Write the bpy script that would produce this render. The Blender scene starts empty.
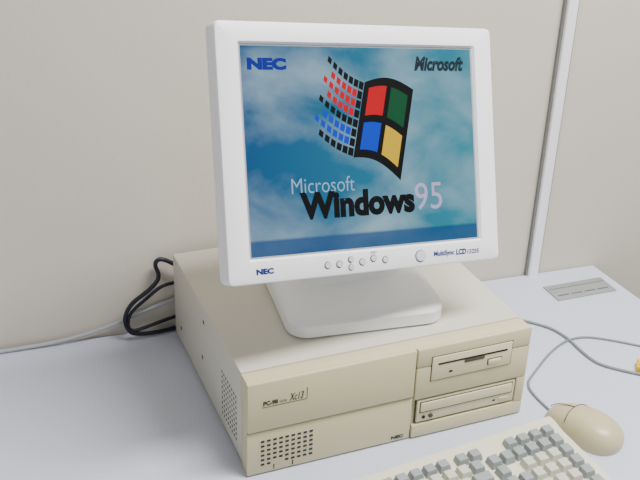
import math, bpy, bmesh
from mathutils import Matrix, Vector, Euler
# ---- measured layout (metres; computer's front-left foot is the origin, desk top at Z0)
Z0=0.70
W,D,H=0.38,0.339,0.1345
wa,wy=-0.0613,0.3645          # wall direction / distance
w,h=.304,.228                 # 15 inch LCD
def RM(a,b,c):return Matrix.Rotation(a,3,'Z')@Matrix.Rotation(b,3,'X')@Matrix.Rotation(c,3,'Y')

# ---------------- helpers
sc=bpy.context.scene.collection
def lin(c):
    return tuple(((v/255)/12.92 if v/255<=.04045 else ((v/255+.055)/1.055)**2.4) for v in c)+(1,)
def mat(name,rgb,rough=.5,metal=0,noise=0,nscale=40,bump=0,emit=0,bscale=400):
    mt=bpy.data.materials.new(name);mt.use_nodes=True;nt=mt.node_tree;b=nt.nodes['Principled BSDF']
    c=lin(rgb);b.inputs['Base Color'].default_value=c
    b.inputs['Roughness'].default_value=rough;b.inputs['Metallic'].default_value=metal
    tc=nt.nodes.new('ShaderNodeTexCoord')
    if noise:
        n=nt.nodes.new('ShaderNodeTexNoise');n.inputs['Scale'].default_value=nscale;n.inputs['Detail'].default_value=4
        r=nt.nodes.new('ShaderNodeValToRGB');r.color_ramp.elements[0].position=.3;r.color_ramp.elements[1].position=.7
        r.color_ramp.elements[0].color=tuple(v*(1-noise) for v in c[:3])+(1,);r.color_ramp.elements[1].color=tuple(min(1,v*(1+noise)) for v in c[:3])+(1,)
        nt.links.new(tc.outputs['Object'],n.inputs['Vector']);nt.links.new(n.outputs['Fac'],r.inputs['Fac']);nt.links.new(r.outputs['Color'],b.inputs['Base Color'])
    if bump:
        n=nt.nodes.new('ShaderNodeTexNoise');n.inputs['Scale'].default_value=bscale;bp=nt.nodes.new('ShaderNodeBump');bp.inputs['Strength'].default_value=bump;bp.inputs['Distance'].default_value=.001
        nt.links.new(tc.outputs['Object'],n.inputs['Vector']);nt.links.new(n.outputs['Fac'],bp.inputs['Height']);nt.links.new(bp.outputs['Normal'],b.inputs['Normal'])
    if emit:
        b.inputs['Emission Color'].default_value=c;b.inputs['Emission Strength'].default_value=emit
    return mt
def root(name,loc,rot=None):
    o=bpy.data.objects.new(name,None);o.empty_display_size=.05;sc.objects.link(o);o.location=loc
    if rot is not None:o.rotation_euler=rot
    return o
def add(name,bm,mt,par=None,loc=(0,0,0),rot=(0,0,0),smooth=False):
    me=bpy.data.meshes.new(name);bmesh.ops.recalc_face_normals(bm,faces=bm.faces);bm.to_mesh(me);bm.free()
    for q in (mt if isinstance(mt,(list,tuple)) else [mt]): me.materials.append(q)
    if smooth:
        for f in me.polygons:f.use_smooth=True
        try:me.set_sharp_from_angle(angle=math.radians(40))
        except Exception:pass
    o=bpy.data.objects.new(name,me);sc.objects.link(o);o.location=loc;o.rotation_euler=rot
    if par:o.parent=par
    return o
def box(name,par,lo,hi,mt,bev=0,seg=2,rot=(0,0,0)):
    c=[(a+b)/2 for a,b in zip(lo,hi)];s=[b-a for a,b in zip(lo,hi)]
    bm=bmesh.new();bmesh.ops.create_cube(bm,size=1)
    for v in bm.verts:v.co=Vector([v.co[i]*s[i] for i in range(3)])
    if bev:bmesh.ops.bevel(bm,geom=bm.edges[:],offset=bev,segments=seg,profile=.5,affect='EDGES')
    return add(name,bm,mt,par,c,rot,smooth=bool(bev))
def rrect(w,h,r,n=5,cx=0,cz=0):
    pts=[]
    for (sx,sz,a0) in ((1,1,0),(-1,1,90),(-1,-1,180),(1,-1,270)):
        for i in range(n+1):
            a=math.radians(a0+90*i/n);pts.append((cx+sx*(w/2-r)+r*math.cos(a),cz+sz*(h/2-r)+r*math.sin(a)))
    return pts
def loft(name,par,loops,mt,capA=True,capB=True,loc=(0,0,0),rot=(0,0,0)):
    bm=bmesh.new();L=[[bm.verts.new(q) for q in lp] for lp in loops];n=len(L[0])
    for a,b in zip(L,L[1:]):
        for i in range(n):bm.faces.new((a[i],a[(i+1)%n],b[(i+1)%n],b[i]))
    if capA:bm.faces.new(L[0])
    if capB:bm.faces.new(L[-1])
    return add(name,bm,mt,par,loc,rot,smooth=True)
def cyl(name,par,c,r,d,mt,axis='y',n=32,bev=0):
    bm=bmesh.new();bmesh.ops.create_cone(bm,cap_ends=True,segments=n,radius1=r,radius2=r,depth=d)
    if bev:bmesh.ops.bevel(bm,geom=[e for e in bm.edges if len(e.link_faces)==2 and any(len(f.verts)>4 for f in e.link_faces)],offset=bev,segments=2,affect='EDGES')
    rot={'y':(math.pi/2,0,0),'z':(0,0,0),'x':(0,math.pi/2,0)}[axis]
    return add(name,bm,mt,par,c,rot,smooth=True)
def tube(name,pts,r,mt,par=None,loc=(0,0,0)):
    cu=bpy.data.curves.new(name,'CURVE');cu.dimensions='3D';cu.bevel_depth=r;cu.bevel_resolution=3;cu.resolution_u=12;cu.use_fill_caps=True
    s=cu.splines.new('NURBS');s.points.add(len(pts)-1)
    for i,q in enumerate(pts):s.points[i].co=(*q,1)
    s.use_endpoint_u=True;s.order_u=3
    cu.materials.append(mt)
    o=bpy.data.objects.new(name,cu);sc.objects.link(o);o.location=loc
    if par:o.parent=par
    return o
def text(name,par,body,x0,z0,x1,z1,y,mt,bold=0,shear=0):
    """flat lettering in the local xz plane"""
    cu=bpy.data.curves.new(name,'FONT');cu.body=body;cu.size=1;cu.offset=bold;cu.shear=shear;cu.resolution_u=4
    o=bpy.data.objects.new(name+'_t',cu);sc.objects.link(o)
    dg=bpy.context.evaluated_depsgraph_get();me=bpy.data.meshes.new_from_object(o.evaluated_get(dg))
    bpy.data.objects.remove(o)
    xs=[v.co.x for v in me.vertices];ys=[v.co.y for v in me.vertices]
    a,b,c_,d=min(xs),max(xs),min(ys),max(ys)
    for v in me.vertices:
        X=(v.co.x-a)/(b-a)*(x1-x0)+x0;Z=(v.co.y-c_)/(d-c_)*(z1-z0)+z0;v.co=(X,0,Z)
    me.materials.clear();me.materials.append(mt)
    ob=bpy.data.objects.new(name,me);sc.objects.link(ob);ob.location=(0,y,0)
    if par:ob.parent=par
    return ob

# ---------------- materials
M_wall=mat('wall_paint',(203,196,183),.85,noise=.03,nscale=3,bump=.2,bscale=250)
M_desk=mat('desk_laminate',(196,201,217),.5,noise=.09,nscale=500)
M_edge=mat('desk_edge',(150,150,150),.5)
M_floor=mat('floor_vinyl',(140,136,130),.6,noise=.08,nscale=8)
M_ceil=mat('ceiling_board',(225,225,222),.9,noise=.02,nscale=30)
M_trim=mat('trim_white',(250,250,253),.3)
M_trimd=mat('trim_edge_grey',(120,120,118),.5)
M_case=mat('case_painted_steel',(200,196,182),.45,noise=.03,nscale=400,bump=.15,bscale=900)
M_bez=mat('case_bezel_plastic',(202,193,156),.5,bump=.08,bscale=1200)
M_bez2=mat('drive_bezel_plastic',(213,205,170),.45)
M_dark=mat('dark_gap',(25,22,20),.8)
M_gap=mat('seam_shadow_grey',(75,70,56),.8)
M_ink=mat('ink_grey',(35,35,42),.6)
M_mon=mat('monitor_plastic',(246,246,251),.4,bump=.05,bscale=1500)
M_mon2=mat('monitor_foot_plastic',(236,237,237),.45,bump=.05,bscale=1500)
M_btn=mat('button_plastic',(205,208,212),.4)
M_ring=mat('button_ring',(80,84,92),.5)
M_rim=mat('screen_rim_grey',(150,152,158),.5)
M_blueink=mat('logo_blue_ink',(10,30,115),.5)
M_kb=mat('keyboard_case_plastic',(218,213,190),.5)
M_k1=mat('key_grey_plastic',(142,149,150),.5)
M_k2=mat('key_light_plastic',(194,194,180),.5)
M_mouse=mat('mouse_plastic',(188,178,143),.35)
M_cblk=mat('cable_black',(14,16,34),.5)
M_cgry=mat('cable_grey',(165,168,172),.5)
M_cgrn=mat('cable_dark_grey',(120,126,130),.5)
M_yel=mat('yellow_plastic',(235,185,10),.5)
M_metal=mat('grommet_grey',(150,153,152),.4,.2)
def em(name,rgb,s=1.0):
    mt=mat(name,(2,2,2),.45);b=mt.node_tree.nodes['Principled BSDF'];b.inputs['Emission Color'].default_value=lin(rgb);b.inputs['Emission Strength'].default_value=s
    b.inputs['Specular IOR Level'].default_value=.15;return mt
ES=1.0
E_blk=em('pixel_black',(8,9,12),ES);E_red=em('pixel_red',(220,15,32),1.0);E_grn=em('pixel_green',(5,88,52),ES)
E_blu=em('pixel_blue',(8,68,225),1.0);E_yel=em('pixel_yellow',(240,195,45),1.0);E_wht=em('pixel_white',(165,198,222),ES)
E_nec=em('pixel_navy',(8,35,160),ES);E_gry=em('pixel_grey',(38,52,60),ES);E_pal=em('pixel_pale',(205,195,235),ES)
# cloud picture shown on the LCD
M_scr=mat('lcd_cloud_picture',(2,2,2),.45);nt=M_scr.node_tree;b=nt.nodes['Principled BSDF'];b.inputs['Specular IOR Level'].default_value=.15
tc=nt.nodes.new('ShaderNodeTexCoord');mp=nt.nodes.new('ShaderNodeMapping');mp.inputs['Scale'].default_value=(8,1,13);mp.inputs['Location'].default_value=(3.1,0,1.7)
n1=nt.nodes.new('ShaderNodeTexNoise');n1.inputs['Scale'].default_value=1.;n1.inputs['Detail'].default_value=5;n1.inputs['Distortion'].default_value=.3
r1=nt.nodes.new('ShaderNodeValToRGB');r1.color_ramp.elements[0].position=.42;r1.color_ramp.elements[1].position=.95
r1.color_ramp.elements[0].color=(0,0,0,1);r1.color_ramp.elements[1].color=(1,1,1,1)
sep=nt.nodes.new('ShaderNodeSeparateXYZ')
gx=nt.nodes.new('ShaderNodeMapRange');gx.inputs['From Min'].default_value=-.15;gx.inputs['From Max'].default_value=.15
rs=nt.nodes.new('ShaderNodeValToRGB');rs.color_ramp.elements[0].color=lin((18,88,140));rs.color_ramp.elements[1].color=lin((42,145,168))
mx=nt.nodes.new('ShaderNodeMix');mx.data_type='RGBA';mx.inputs['B'].default_value=lin((195,226,240))
L=nt.links.new
L(tc.outputs['Object'],mp.inputs['Vector']);L(mp.outputs['Vector'],n1.inputs['Vector']);L(n1.outputs['Fac'],r1.inputs['Fac'])
L(tc.outputs['Object'],sep.inputs['Vector']);L(sep.outputs['X'],gx.inputs['Value']);L(gx.outputs['Result'],rs.inputs['Fac'])
L(rs.outputs['Color'],mx.inputs['A']);L(r1.outputs['Color'],mx.inputs['Factor'])
gz=nt.nodes.new('ShaderNodeMapRange');gz.inputs['From Min'].default_value=-.095;gz.inputs['From Max'].default_value=-.098
mx2=nt.nodes.new('ShaderNodeMix');mx2.data_type='RGBA';mx2.inputs['B'].default_value=lin((18,75,135))
mm=nt.nodes.new('ShaderNodeMath');mm.operation='MULTIPLY';mm.inputs[1].default_value=.8
L(sep.outputs['Z'],gz.inputs['Value']);L(gz.outputs['Result'],mm.inputs[0]);L(mm.outputs[0],mx2.inputs['Factor']);L(mx.outputs['Result'],mx2.inputs['A'])
L(mx2.outputs['Result'],b.inputs['Emission Color']);b.inputs['Emission Strength'].default_value=ES

# ---------------- room
dw=Vector((math.cos(wa),math.sin(wa),0));nw=Vector((-math.sin(wa),math.cos(wa),0))
def wallpt(s,off=0):
    return Vector((0,wy,0))+dw*s-nw*off
rw=(0,0,wa)
o=box('wall_back',None,(-2.5,0,0),(3,.1,2.6),M_wall);q=wallpt(.25)+nw*.05;o.location=(q.x,q.y,1.3);o.rotation_euler=rw
box('floor',None,(-2.8,-3.2,-.1),(3.4,.8,0),M_floor)
box('ceiling',None,(-2.8,-3.2,2.6),(3.4,.8,2.7),M_ceil)
sx=.6105
q=wallpt(sx,.006);o=box('trim_1',None,(-.0085,-.006,0),(.0085,.006,2.6),M_trim,.002);o.location=(q.x,q.y,1.3);o.rotation_euler=rw
for i,dx in enumerate((.0108,-.0100)):
    q=wallpt(sx+dx,.003);o=box('trim_%d'%(i+2),None,(-.0020,-.003,0),(.0020,.003,2.6),M_trimd);o.location=(q.x,q.y,1.3);o.rotation_euler=rw
# desk
rt=root('desk',(0,0,Z0))
xr=.731
def deskloop(z,ins):
    a=wallpt(-1.0,.002+ins);b_=wallpt(xr/math.cos(wa),.002+ins)
    return [(a.x+ins,a.y,z),(b_.x-ins,b_.y,z),(b_.x+.01-ins,-.36+ins,z),(a.x+ins,-.36+ins,z)]
loft('top',rt,[deskloop(-.025,.001),deskloop(-.024,0),deskloop(-.002,0),deskloop(0,.002)],M_desk)
for i,(lx,ly) in enumerate(((-.95,.25),(-.95,-.3),(xr-.06,.25),(xr-.06,-.3))):
    box('leg_%d'%i,rt,(lx-.02,ly-.02,-Z0),(lx+.02,ly+.02,-.025),M_edge,.003)
box('apron',rt,(-.93,.24,-.09),(xr-.08,.26,-.025),M_edge)
g=root('desk_cable_grommet',(.657,.253,Z0),(0,0,-.03))
gw,gd=.112,.046
box('plate',g,(-gw/2,-gd/2,0),(gw/2,gd/2,.002),M_metal,.0008)
for i in range(4):box('slot_%d'%i,g,(-.048+.025*i,-.012,.0018),(-.028+.025*i,-.0095,.0024),M_ring)
box('lid_seam',g,(-.053,.010,.0018),(.053,.0108,.0024),M_ring)

# ---------------- desktop computer
c=root('desktop_computer',(0,0,Z0))
FT=.006
box('cover',c,(0.001,.028,FT),(W-.001,D,H),M_case,.0025)
for i,(a,b_) in enumerate(((.03,.05),(W-.03,.05),(.03,D-.04),(W-.03,D-.04))):cyl('foot_%d'%i,c,(a,b_,FT/2),.012,FT,M_dark,'z')
box('bezel_back',c,(0.001,.006,FT*.3),(W-.001,.0275,H-.0008),M_bez,.002)
sp=.217
box('panel_left',c,(0,0,.066),(sp-.0008,.0075,H),M_bez,.002)
box('panel_left_lower',c,(0,.0020,.002),(sp-.0008,.0075,.0642),M_bez,.0015)
box('panel_right_top',c,(sp+.0008,0,.108),(W,.0075,H),M_bez,.002)
box('panel_right_mid',c,(sp+.0008,0,.060),(W,.0075,.1074),M_bez,.002)
box('panel_right_pillar',c,(.367,0,.021),(W,.0075,.0596),M_bez,.0015)
box('panel_right_bottom',c,(sp+.0008,0,.002),(W,.0075,.0215),M_bez,.0015)
box('floppy_face_gap',c,(.2370,-.0004,.0850),(.3530,.004,.1210),M_gap)
box('floppy_face',c,(.238,-.0015,.086),(.352,.004,.120),M_bez2,.0012)
box('floppy_slot',c,(.246,-.0019,.1083),(.345,-.0012,.1107),M_dark)
box('floppy_thumb_notch',c,(.283,-.0022,.1035),(.312,-.0010,.108),M_gap,.0004)
box('floppy_eject_button',c,(.318,-.004,.094),(.336,0,.100),M_bez2,.0006)
box('floppy_eject_gap',c,(.3165,-.0018,.0925),(.3375,-.001,.1015),M_gap)
box('floppy_led',c,(.262,-.002,.094),(.267,-.001,.0965),M_dark)
box('cd_bay_gap',c,(.222,.0035,.0235),(.366,.0078,.0585),M_gap)
box('cd_face',c,(.2235,.001,.0245),(.3655,.006,.0575),M_bez2,.001)
box('cd_tray',c,(.228,-.0008,.040),(.361,.003,.0535),M_bez2,.001)
box('cd_tray_seam',c,(.2268,.0006,.0382),(.3622,.0012,.0551),M_gap)
cyl('cd_jack',c,(.233,.0005,.0315),.0022,.002,M_dark);box('cd_eject',c,(.343,-.0005,.029),(.357,.002,.034),M_bez,.0005)
box('cd_led',c,(.334,.0005,.0305),(.338,.0012,.0325),M_dark);cyl('cd_volume',c,(.243,.0005,.0315),.003,.003,M_gap)
bm=bmesh.new()
def addbox(bm,lo,hi,mi=0):
    r=bmesh.ops.create_cube(bm,size=1)
    for v in r['verts']:v.co=Vector([(lo[i]+hi[i])/2+v.co[i]*(hi[i]-lo[i]) for i in range(3)])
    for f in {f for v in r['verts'] for f in v.link_faces}:f.material_index=mi
for i in range(9):
    for j in range(6):
        z=.048-.0068*j;x0=.017+.0077*i
        if 1<i<4 and j==5: continue
        addbox(bm,(x0,.0014,z),(x0+.0045,.0023,z+.0026))
for i in (0,2,):addbox(bm,(.033+.012*i,.0014,.005),(.0342+.012*i,.0023,.012))
add('front_vents',bm,M_ink,c)
bm=bmesh.new()
for i in range(8):
    for j in range(9):
        y=.045+.008*i;z=.024+.0078*j
        addbox(bm,(.0006,y,z),(.0014,y+.003,z+.003))
for (y,z) in ((.18,.11),(.19,.05),(.30,.03)):addbox(bm,(.0006,y,z),(.0014,y+.005,z+.005))
add('side_vents',bm,M_gap,c)
text('name_label',c,'PC-98',.019,.1020,.037,.1085,-.0004,M_ink,.045)
text('name_label_small',c,'series',.039,.1025,.048,.107,-.0004,M_ink,.0)
text('model_label',c,'Xc13',.051,.1020,.069,.1125,-.0004,M_ink,.015,.3)
box('label_line',c,(.073,-.0004,.101),(.0736,.001,.116),M_ink);box('label_underline',c,(.018,-.0004,.0997),(.073,.001,.1003),M_gap)
text('maker_label',c,'NEC',.190,.006,.207,.0112,.0014,M_ink,.05)

# ---------------- monitor
m=(.1702,.0776,.3733)
mr=root('lcd_monitor',(m[0],m[1],m[2]+Z0))
hd=bpy.data.objects.new('head',None);sc.objects.link(hd);hd.parent=mr;hd.rotation_euler=RM(.1378,-.3951,.1284).to_euler()
hw,ht,hb=.1815,.1395,.1425
cz=(ht-hb)/2;ow,oh=2*hw,ht+hb
def rr(W_,H_,r,y,cz_=None):
    return [(a,y,b_) for a,b_ in rrect(W_,H_,r,5,0,cz if cz_ is None else cz_)]
loft('bezel',hd,[rr(ow-.004,oh-.004,.006,.024),rr(ow,oh,.007,.020),rr(ow,oh,.007,0),rr(ow-.002,oh-.002,.006,-.003),rr(ow-.006,oh-.006,.004,-.004),
   rr(w+.008,h+.008,.002,-.0035,0),rr(w+.006,h+.006,.0015,-.002,0),rr(w+.001,h+.001,.001,.0015,0)],M_mon,capA=True,capB=False)
loft('screen_rim',hd,[rr(w+.0035,h+.0035,.001,-.0002,0),rr(w-.0005,h-.0005,.001,.0002,0)],M_rim,False,False)
loft('back_shell',hd,[rr(ow-.008,oh-.008,.01,.024),rr(ow-.02,oh-.02,.02,.036),rr(ow-.09,oh-.08,.03,.052),rr(ow-.14,oh-.12,.03,.058)],M_mon,False,True)
box('lcd_panel',hd,(-w/2-.001,.0008,-h/2-.001),(w/2+.001,.006,h/2+.001),M_scr)
def U(u):return (u-.5)*w
def V(v):return (.5-v)*h
yy=.0004
text('screen_maker',hd,'NEC',U(.025),V(.115),U(.180),V(.057),yy,E_nec,.07)
text('screen_corner_logo',hd,'Microsoft',U(.730),V(.115),U(.965),V(.04),yy,E_gry,.045,.3)
text('screen_small_title',hd,'Microsoft',U(.175),V(.71),U(.440),V(.635),yy,E_wht,-.008)
text('screen_big_title',hd,'Windows',U(.205),V(.84),U(.705),V(.705),yy-.0002,E_blk,.05)
text('screen_number',hd,'95',U(.708),V(.83),U(.835),V(.69),yy,E_pal,.0)
def fl(s,t):
    TL,TR,BL,BR=(.505,.172),(.722,.210),(.440,.545),(.645,.672)
    if s<0:
        k=-s;TL2,BL2=(.360,.035),(.272,.410)
        u=(1-t)*(TL[0]+(TL2[0]-TL[0])*k)+t*(BL[0]+(BL2[0]-BL[0])*k)
        v=(1-t)*(TL[1]+(TL2[1]-TL[1])*k)+t*(BL[1]+(BL2[1]-BL[1])*k)+.02*math.sin(math.pi*k)
    else:
        u=(1-s)*((1-t)*TL[0]+t*BL[0])+s*((1-t)*TR[0]+t*BR[0])
        v=(1-s)*((1-t)*TL[1]+t*BL[1])+s*((1-t)*TR[1]+t*BR[1])-.04*math.sin(math.pi*s)
    return U(u),V(v)
def patch(bm,s0,s1,t0,t1,y,mi,n=8):
    n=max(1,n);G=[[bm.verts.new((fl(s0+(s1-s0)*i/n,tt)[0],y,fl(s0+(s1-s0)*i/n,tt)[1])) for i in range(n+1)] for tt in (t0,t1)]
    for i in range(n):
        f=bm.faces.new((G[0][i],G[0][i+1],G[1][i+1],G[1][i]));f.material_index=mi
bm=bmesh.new()
patch(bm,0,1,0,1,.0004,0,16)
for s0,s1,t0,t1,mi in ((.11,.48,.10,.46,1),(.57,.91,.10,.46,2),(.11,.48,.55,.90,3),(.57,.91,.55,.90,4)):patch(bm,s0,s1,t0,t1,.0002,mi)
rows=8
for k in range(7):
    sc_=1-.05*k;s1=-.02-.15*k;s0=s1-.128*sc_
    for r in range(rows):
        t=(r+.5)/rows;hh=.1*sc_/2
        mi=0 if r in (0,4,7) else (1 if r<4 else 3)
        if k==6 and r%2:continue
        patch(bm,s0,s1,t-hh,t+hh,.0003,0 if k==0 else mi,1)
add('screen_flag',bm,[E_blk,E_red,E_grn,E_blu,E_yel],hd)
zb=-.1295
text('bezel_maker',hd,'NEC',-.149,zb-.003,-.128,zb+.0035,-.0042,M_blueink,.06)
text('bezel_model',hd,'MultiSync',.083,zb-.004,.113,zb+.004,-.0042,M_blueink,.03,.1)
text('bezel_model_lcd',hd,'LCD',.1155,zb-.003,.131,zb+.004,-.0042,M_blueink,.05,.1)
text('bezel_model_number',hd,'1525S',.1325,zb-.003,.150,zb+.0025,-.0042,M_blueink,.02,.1)
for i,(bx,bz) in enumerate(((-.061,0),(-.046,0),(-.031,.004),(-.031,-.005),(-.016,0),(-.001,.003),(.015,0))):
    cyl('button_ring_%d'%i,hd,(bx,-.0040,zb+bz),.0042 if i not in(2,3) else .0036,.0008,M_ring)
    cyl('button_%d'%i,hd,(bx,-.0045,zb+bz),.0034 if i not in(2,3) else .0029,.002,M_btn,bev=.0004)
text('button_label',hd,'RESET',-.004,zb+.0085,.004,zb+.011,-.0042,M_ring)
cyl('power_ring',hd,(.064,-.0040,zb),.0072,.0008,M_ring);cyl('power_button',hd,(.064,-.0045,zb),.0064,.002,M_btn,bev=.0005)
fa=-.1215
ca,sa=math.cos(fa),math.sin(fa)
fcx,fcy=.180-.086*sa,.0695+.078*ca
st=bpy.data.objects.new('stand',None);sc.objects.link(st);st.parent=mr;st.location=(fcx-m[0],fcy-m[1],H-m[2]);st.rotation_euler=(0,0,fa)
def fr(wd,dp,r,z,cy=0,tilt=0):
    return [(a,cy+b_,z+tilt*(b_)) for a,b_ in rrect(wd,dp,r,6)]
loft('foot',st,[fr(.196,.172,.022,0),fr(.204,.182,.026,.003),fr(.204,.182,.026,.021,0,.03),fr(.198,.176,.024,.026,0,.05),fr(.174,.15,.03,.031,.003,.06)],M_mon2)
loft('neck',st,[fr(.15,.09,.03,.028,.03),fr(.13,.07,.028,.045,.035),fr(.115,.055,.025,.08,.03),fr(.115,.05,.022,.16,.02)],M_mon2)

# ---------------- keyboard
KW,KD=.43,.165
k=root('keyboard',(.387,-.048,Z0),(0,0,.090))
def kl(xv):
    pr=[(0,.004),(-.001,0),(-KD+.002,0),(-KD,.003),(-KD,.012),(-KD+.004,.015),(-.028,.0255),(-.012,.030),(-.003,.030),(0,.027)]
    return [(xv,a,b_) for a,b_ in pr]
def kin(xv,s):return [(xv,-KD/2+(a+KD/2)*s,b_*s+.0003) for _,a,b_ in kl(0)]
loft('housing',k,[kin(-KW,.985),kl(-KW+.002),kl(-.002),kin(0,.985)],M_kb)
sl=(.0255-.015)/(KD-.032)
def topz(y):return .0255+sl*(y+.028)
bm=bmesh.new()
def key(bm,x0,x1,y,mi,dp=.0165):
    z=topz(y);hgt=.009;i=.0024
    lo=[(x0,y-dp/2),(x1,y-dp/2),(x1,y+dp/2),(x0,y+dp/2)];hi=[(x0+i,y-dp/2+i),(x1-i,y-dp/2+i),(x1-i,y+dp/2-i*.6),(x0+i,y+dp/2-i*.6)]
    A=[bm.verts.new((a,b_,z-.002+sl*(b_-y))) for a,b_ in lo];B=[bm.verts.new((a,b_,z+hgt+sl*(b_-y))) for a,b_ in hi]
    fs=[bm.faces.new(B)]+[bm.faces.new((A[j],A[(j+1)%4],B[(j+1)%4],B[j])) for j in range(4)]
    for f in fs:f.material_index=mi
P=.019;xm=-KW+.014
y0=-.026;yr=-.044
xx=xm
for grp in (1,1,5,5,2):
    for i in range(grp):key(bm,xx,xx+P-.0018,y0,0,.0145);xx+=P
    xx+=.007
for r in range(5):
    y=yr-P*r
    widths={0:[1]*14+[1],1:[1.5]+[1]*12+[1.5],2:[1.8]+[1]*12+[1.2],3:[2.2]+[1]*11+[1.8],4:[1.3,1.3,1.3,6,1.3,1.3,1.5]}[r]
    xx=xm
    for i,wd in enumerate(widths):
        key(bm,xx,xx+wd*P-.0018,y,(1 if (0<i<len(widths)-1 and r<4) or (r==4 and i==3) else 0));xx+=wd*P
xn=xm+15*P+.006
for i in range(2):key(bm,xn+i*P,xn+(i+1)*P-.0018,yr,0)
for r in (1,2,3):
    for i in range(1 if r!=2 else 2):key(bm,xn+i*P,xn+(i+1)*P-.0018,yr-P*r,0)
xp=-.012-4*P
for r in range(5):
    for i in range(4):key(bm,xp+i*P,xp+(i+1)*P-.0018,yr-P*r,1 if i<3 and r>0 else 0)
for i in range(4):key(bm,xp+i*P,xp+(i+1)*P-.0018,y0,0,.0145)
o=add('keys',bm,[M_k1,M_k2],k);md=o.modifiers.new('b','BEVEL');md.width=.0008;md.segments=2

# ---------------- mouse
ms=root('computer_mouse',(.435,-.063,Z0),(0,0,1.914))
ML,MW,MH=.107,.062,.034
rings=14;seg=40;loopsM=[]
for j in range(rings):
    a=j/rings*math.pi/2
    rr_=math.cos(a)**.75;z=.006+(MH-.006)*math.sin(a)
    lp=[]
    for i in range(seg):
        t=2*math.pi*i/seg;cx_=math.copysign(abs(math.cos(t))**.85,math.cos(t));cy_=math.copysign(abs(math.sin(t))**.85,math.sin(t))
        X=cx_*rr_;lp.append((X*ML/2-.006*math.sin(a),cy_*rr_*MW/2*(1-.12*X),z*(1-.18*max(0,X))))
    loopsM.append(lp)
base=[(a*.98,b_*.98,0) for a,b_,_ in loopsM[0]]
loft('shell',ms,[base]+loopsM,M_mouse)
tube('button_split',[(ML*.49,0,.012),(ML*.42,0,.0205),(ML*.3,0,.0265),(ML*.17,0,.0305)],.0006,M_gap,ms)
tube('button_line',[(ML*.13,-.026,.0215),(ML*.16,-.018,.028),(ML*.17,0,.0306),(ML*.16,.018,.028),(ML*.13,.026,.0215)],.0006,M_gap,ms)

# ---------------- cables (resting on the desk / against the wall)
def cable(name,q,r,mt):
    return tube(name,[(a/1000,b_/1000,r) for a,b_ in q],r,mt,None,(0,0,Z0))
def wcable(name,q,r,mt,off=.012):
    return tube(name,[(a/1000,wy-off-.0614*a/1000-(e/1000 if e else 0),max(r,z/1000)) for a,z,e in q],r,mt,None,(0,0,Z0))
cable('mouse_cable',[(420,-10),(418,19),(423,52),(451,73),(507,113),(556,132),(597,118),(649,68)],.0018,M_cgrn)
cable('keyboard_cable',[(470,235),(532,182),(549,140),(545,84),(552,47),(606,4)],.0022,M_cgrn)
wcable('power_cable',[(20,98,0),(-8,124,0),(-24,117,0),(-14,92,0),(-32,75,4),(-64,57,8),(-74,29,12),(-57,5,16),(14,4,0)],.0032,M_cblk)
wcable('display_cable',[(19,80,0),(-9,84,4),(-36,66,8),(-66,42,8),(-68,14,14),(-33,20,10),(9,24,0)],.0026,M_cblk)
wcable('wall_cable',[(-330,2,0),(-200,2,0),(-140,8,0),(-80,22,0),(-47,36,0),(12,52,0)],.003,M_cgry,.008)
yl=root('cable_connector',(.600,.030,Z0),(0,0,.9))
box('body',yl,(-.010,-.005,0),(.012,.005,.010),M_yel,.001);box('clip',yl,(-.006,-.0025,.010),(.006,.0025,.012),M_yel,.0005)

# ---------------- lights
fx_=root('ceiling_light_fixture',(.75,-.45,2.6))
Me=mat('tube_glow',(255,255,250),.5,emit=8)
box('pan',fx_,(-.65,-.18,-.05),(.65,.18,0),M_trim,.004)
for i,yv in enumerate((-.08,.08)):cyl('tube_%d'%i,fx_,(0,yv,-.07),.016,1.2,Me,'x')
def area(n,loc,rot,sx_,sy_,pw,col=(1,1,1)):
    l=bpy.data.lights.new(n,'AREA');l.shape='RECTANGLE';l.size=sx_;l.size_y=sy_;l.energy=pw;l.color=col
    o=bpy.data.objects.new(n,l);sc.objects.link(o);o.location=loc;o.rotation_euler=rot
area('ceiling_lamp_light',(.75,-.45,2.48),(0,0,0),1.1,.35,70,(1,.985,.96))
wd=bpy.data.worlds.new('w');bpy.context.scene.world=wd;wd.use_nodes=True
wd.node_tree.nodes['Background'].inputs[0].default_value=(.93,.96,1,1);wd.node_tree.nodes['Background'].inputs[1].default_value=.68
# ---------------- camera
cd=bpy.data.cameras.new('camera');co=bpy.data.objects.new('camera',cd);sc.objects.link(co)
cd.sensor_width=36;cd.lens=54.63;cd.clip_start=.01
R=Matrix.Rotation(-.4029,3,'Z')@Matrix.Rotation(1.1008,3,'X')@Matrix.Rotation(.0349,3,'Z')
co.matrix_world=Matrix.Translation((-.2834,-.8592,.7811+Z0))@R.to_4x4()
bpy.context.scene.camera=co
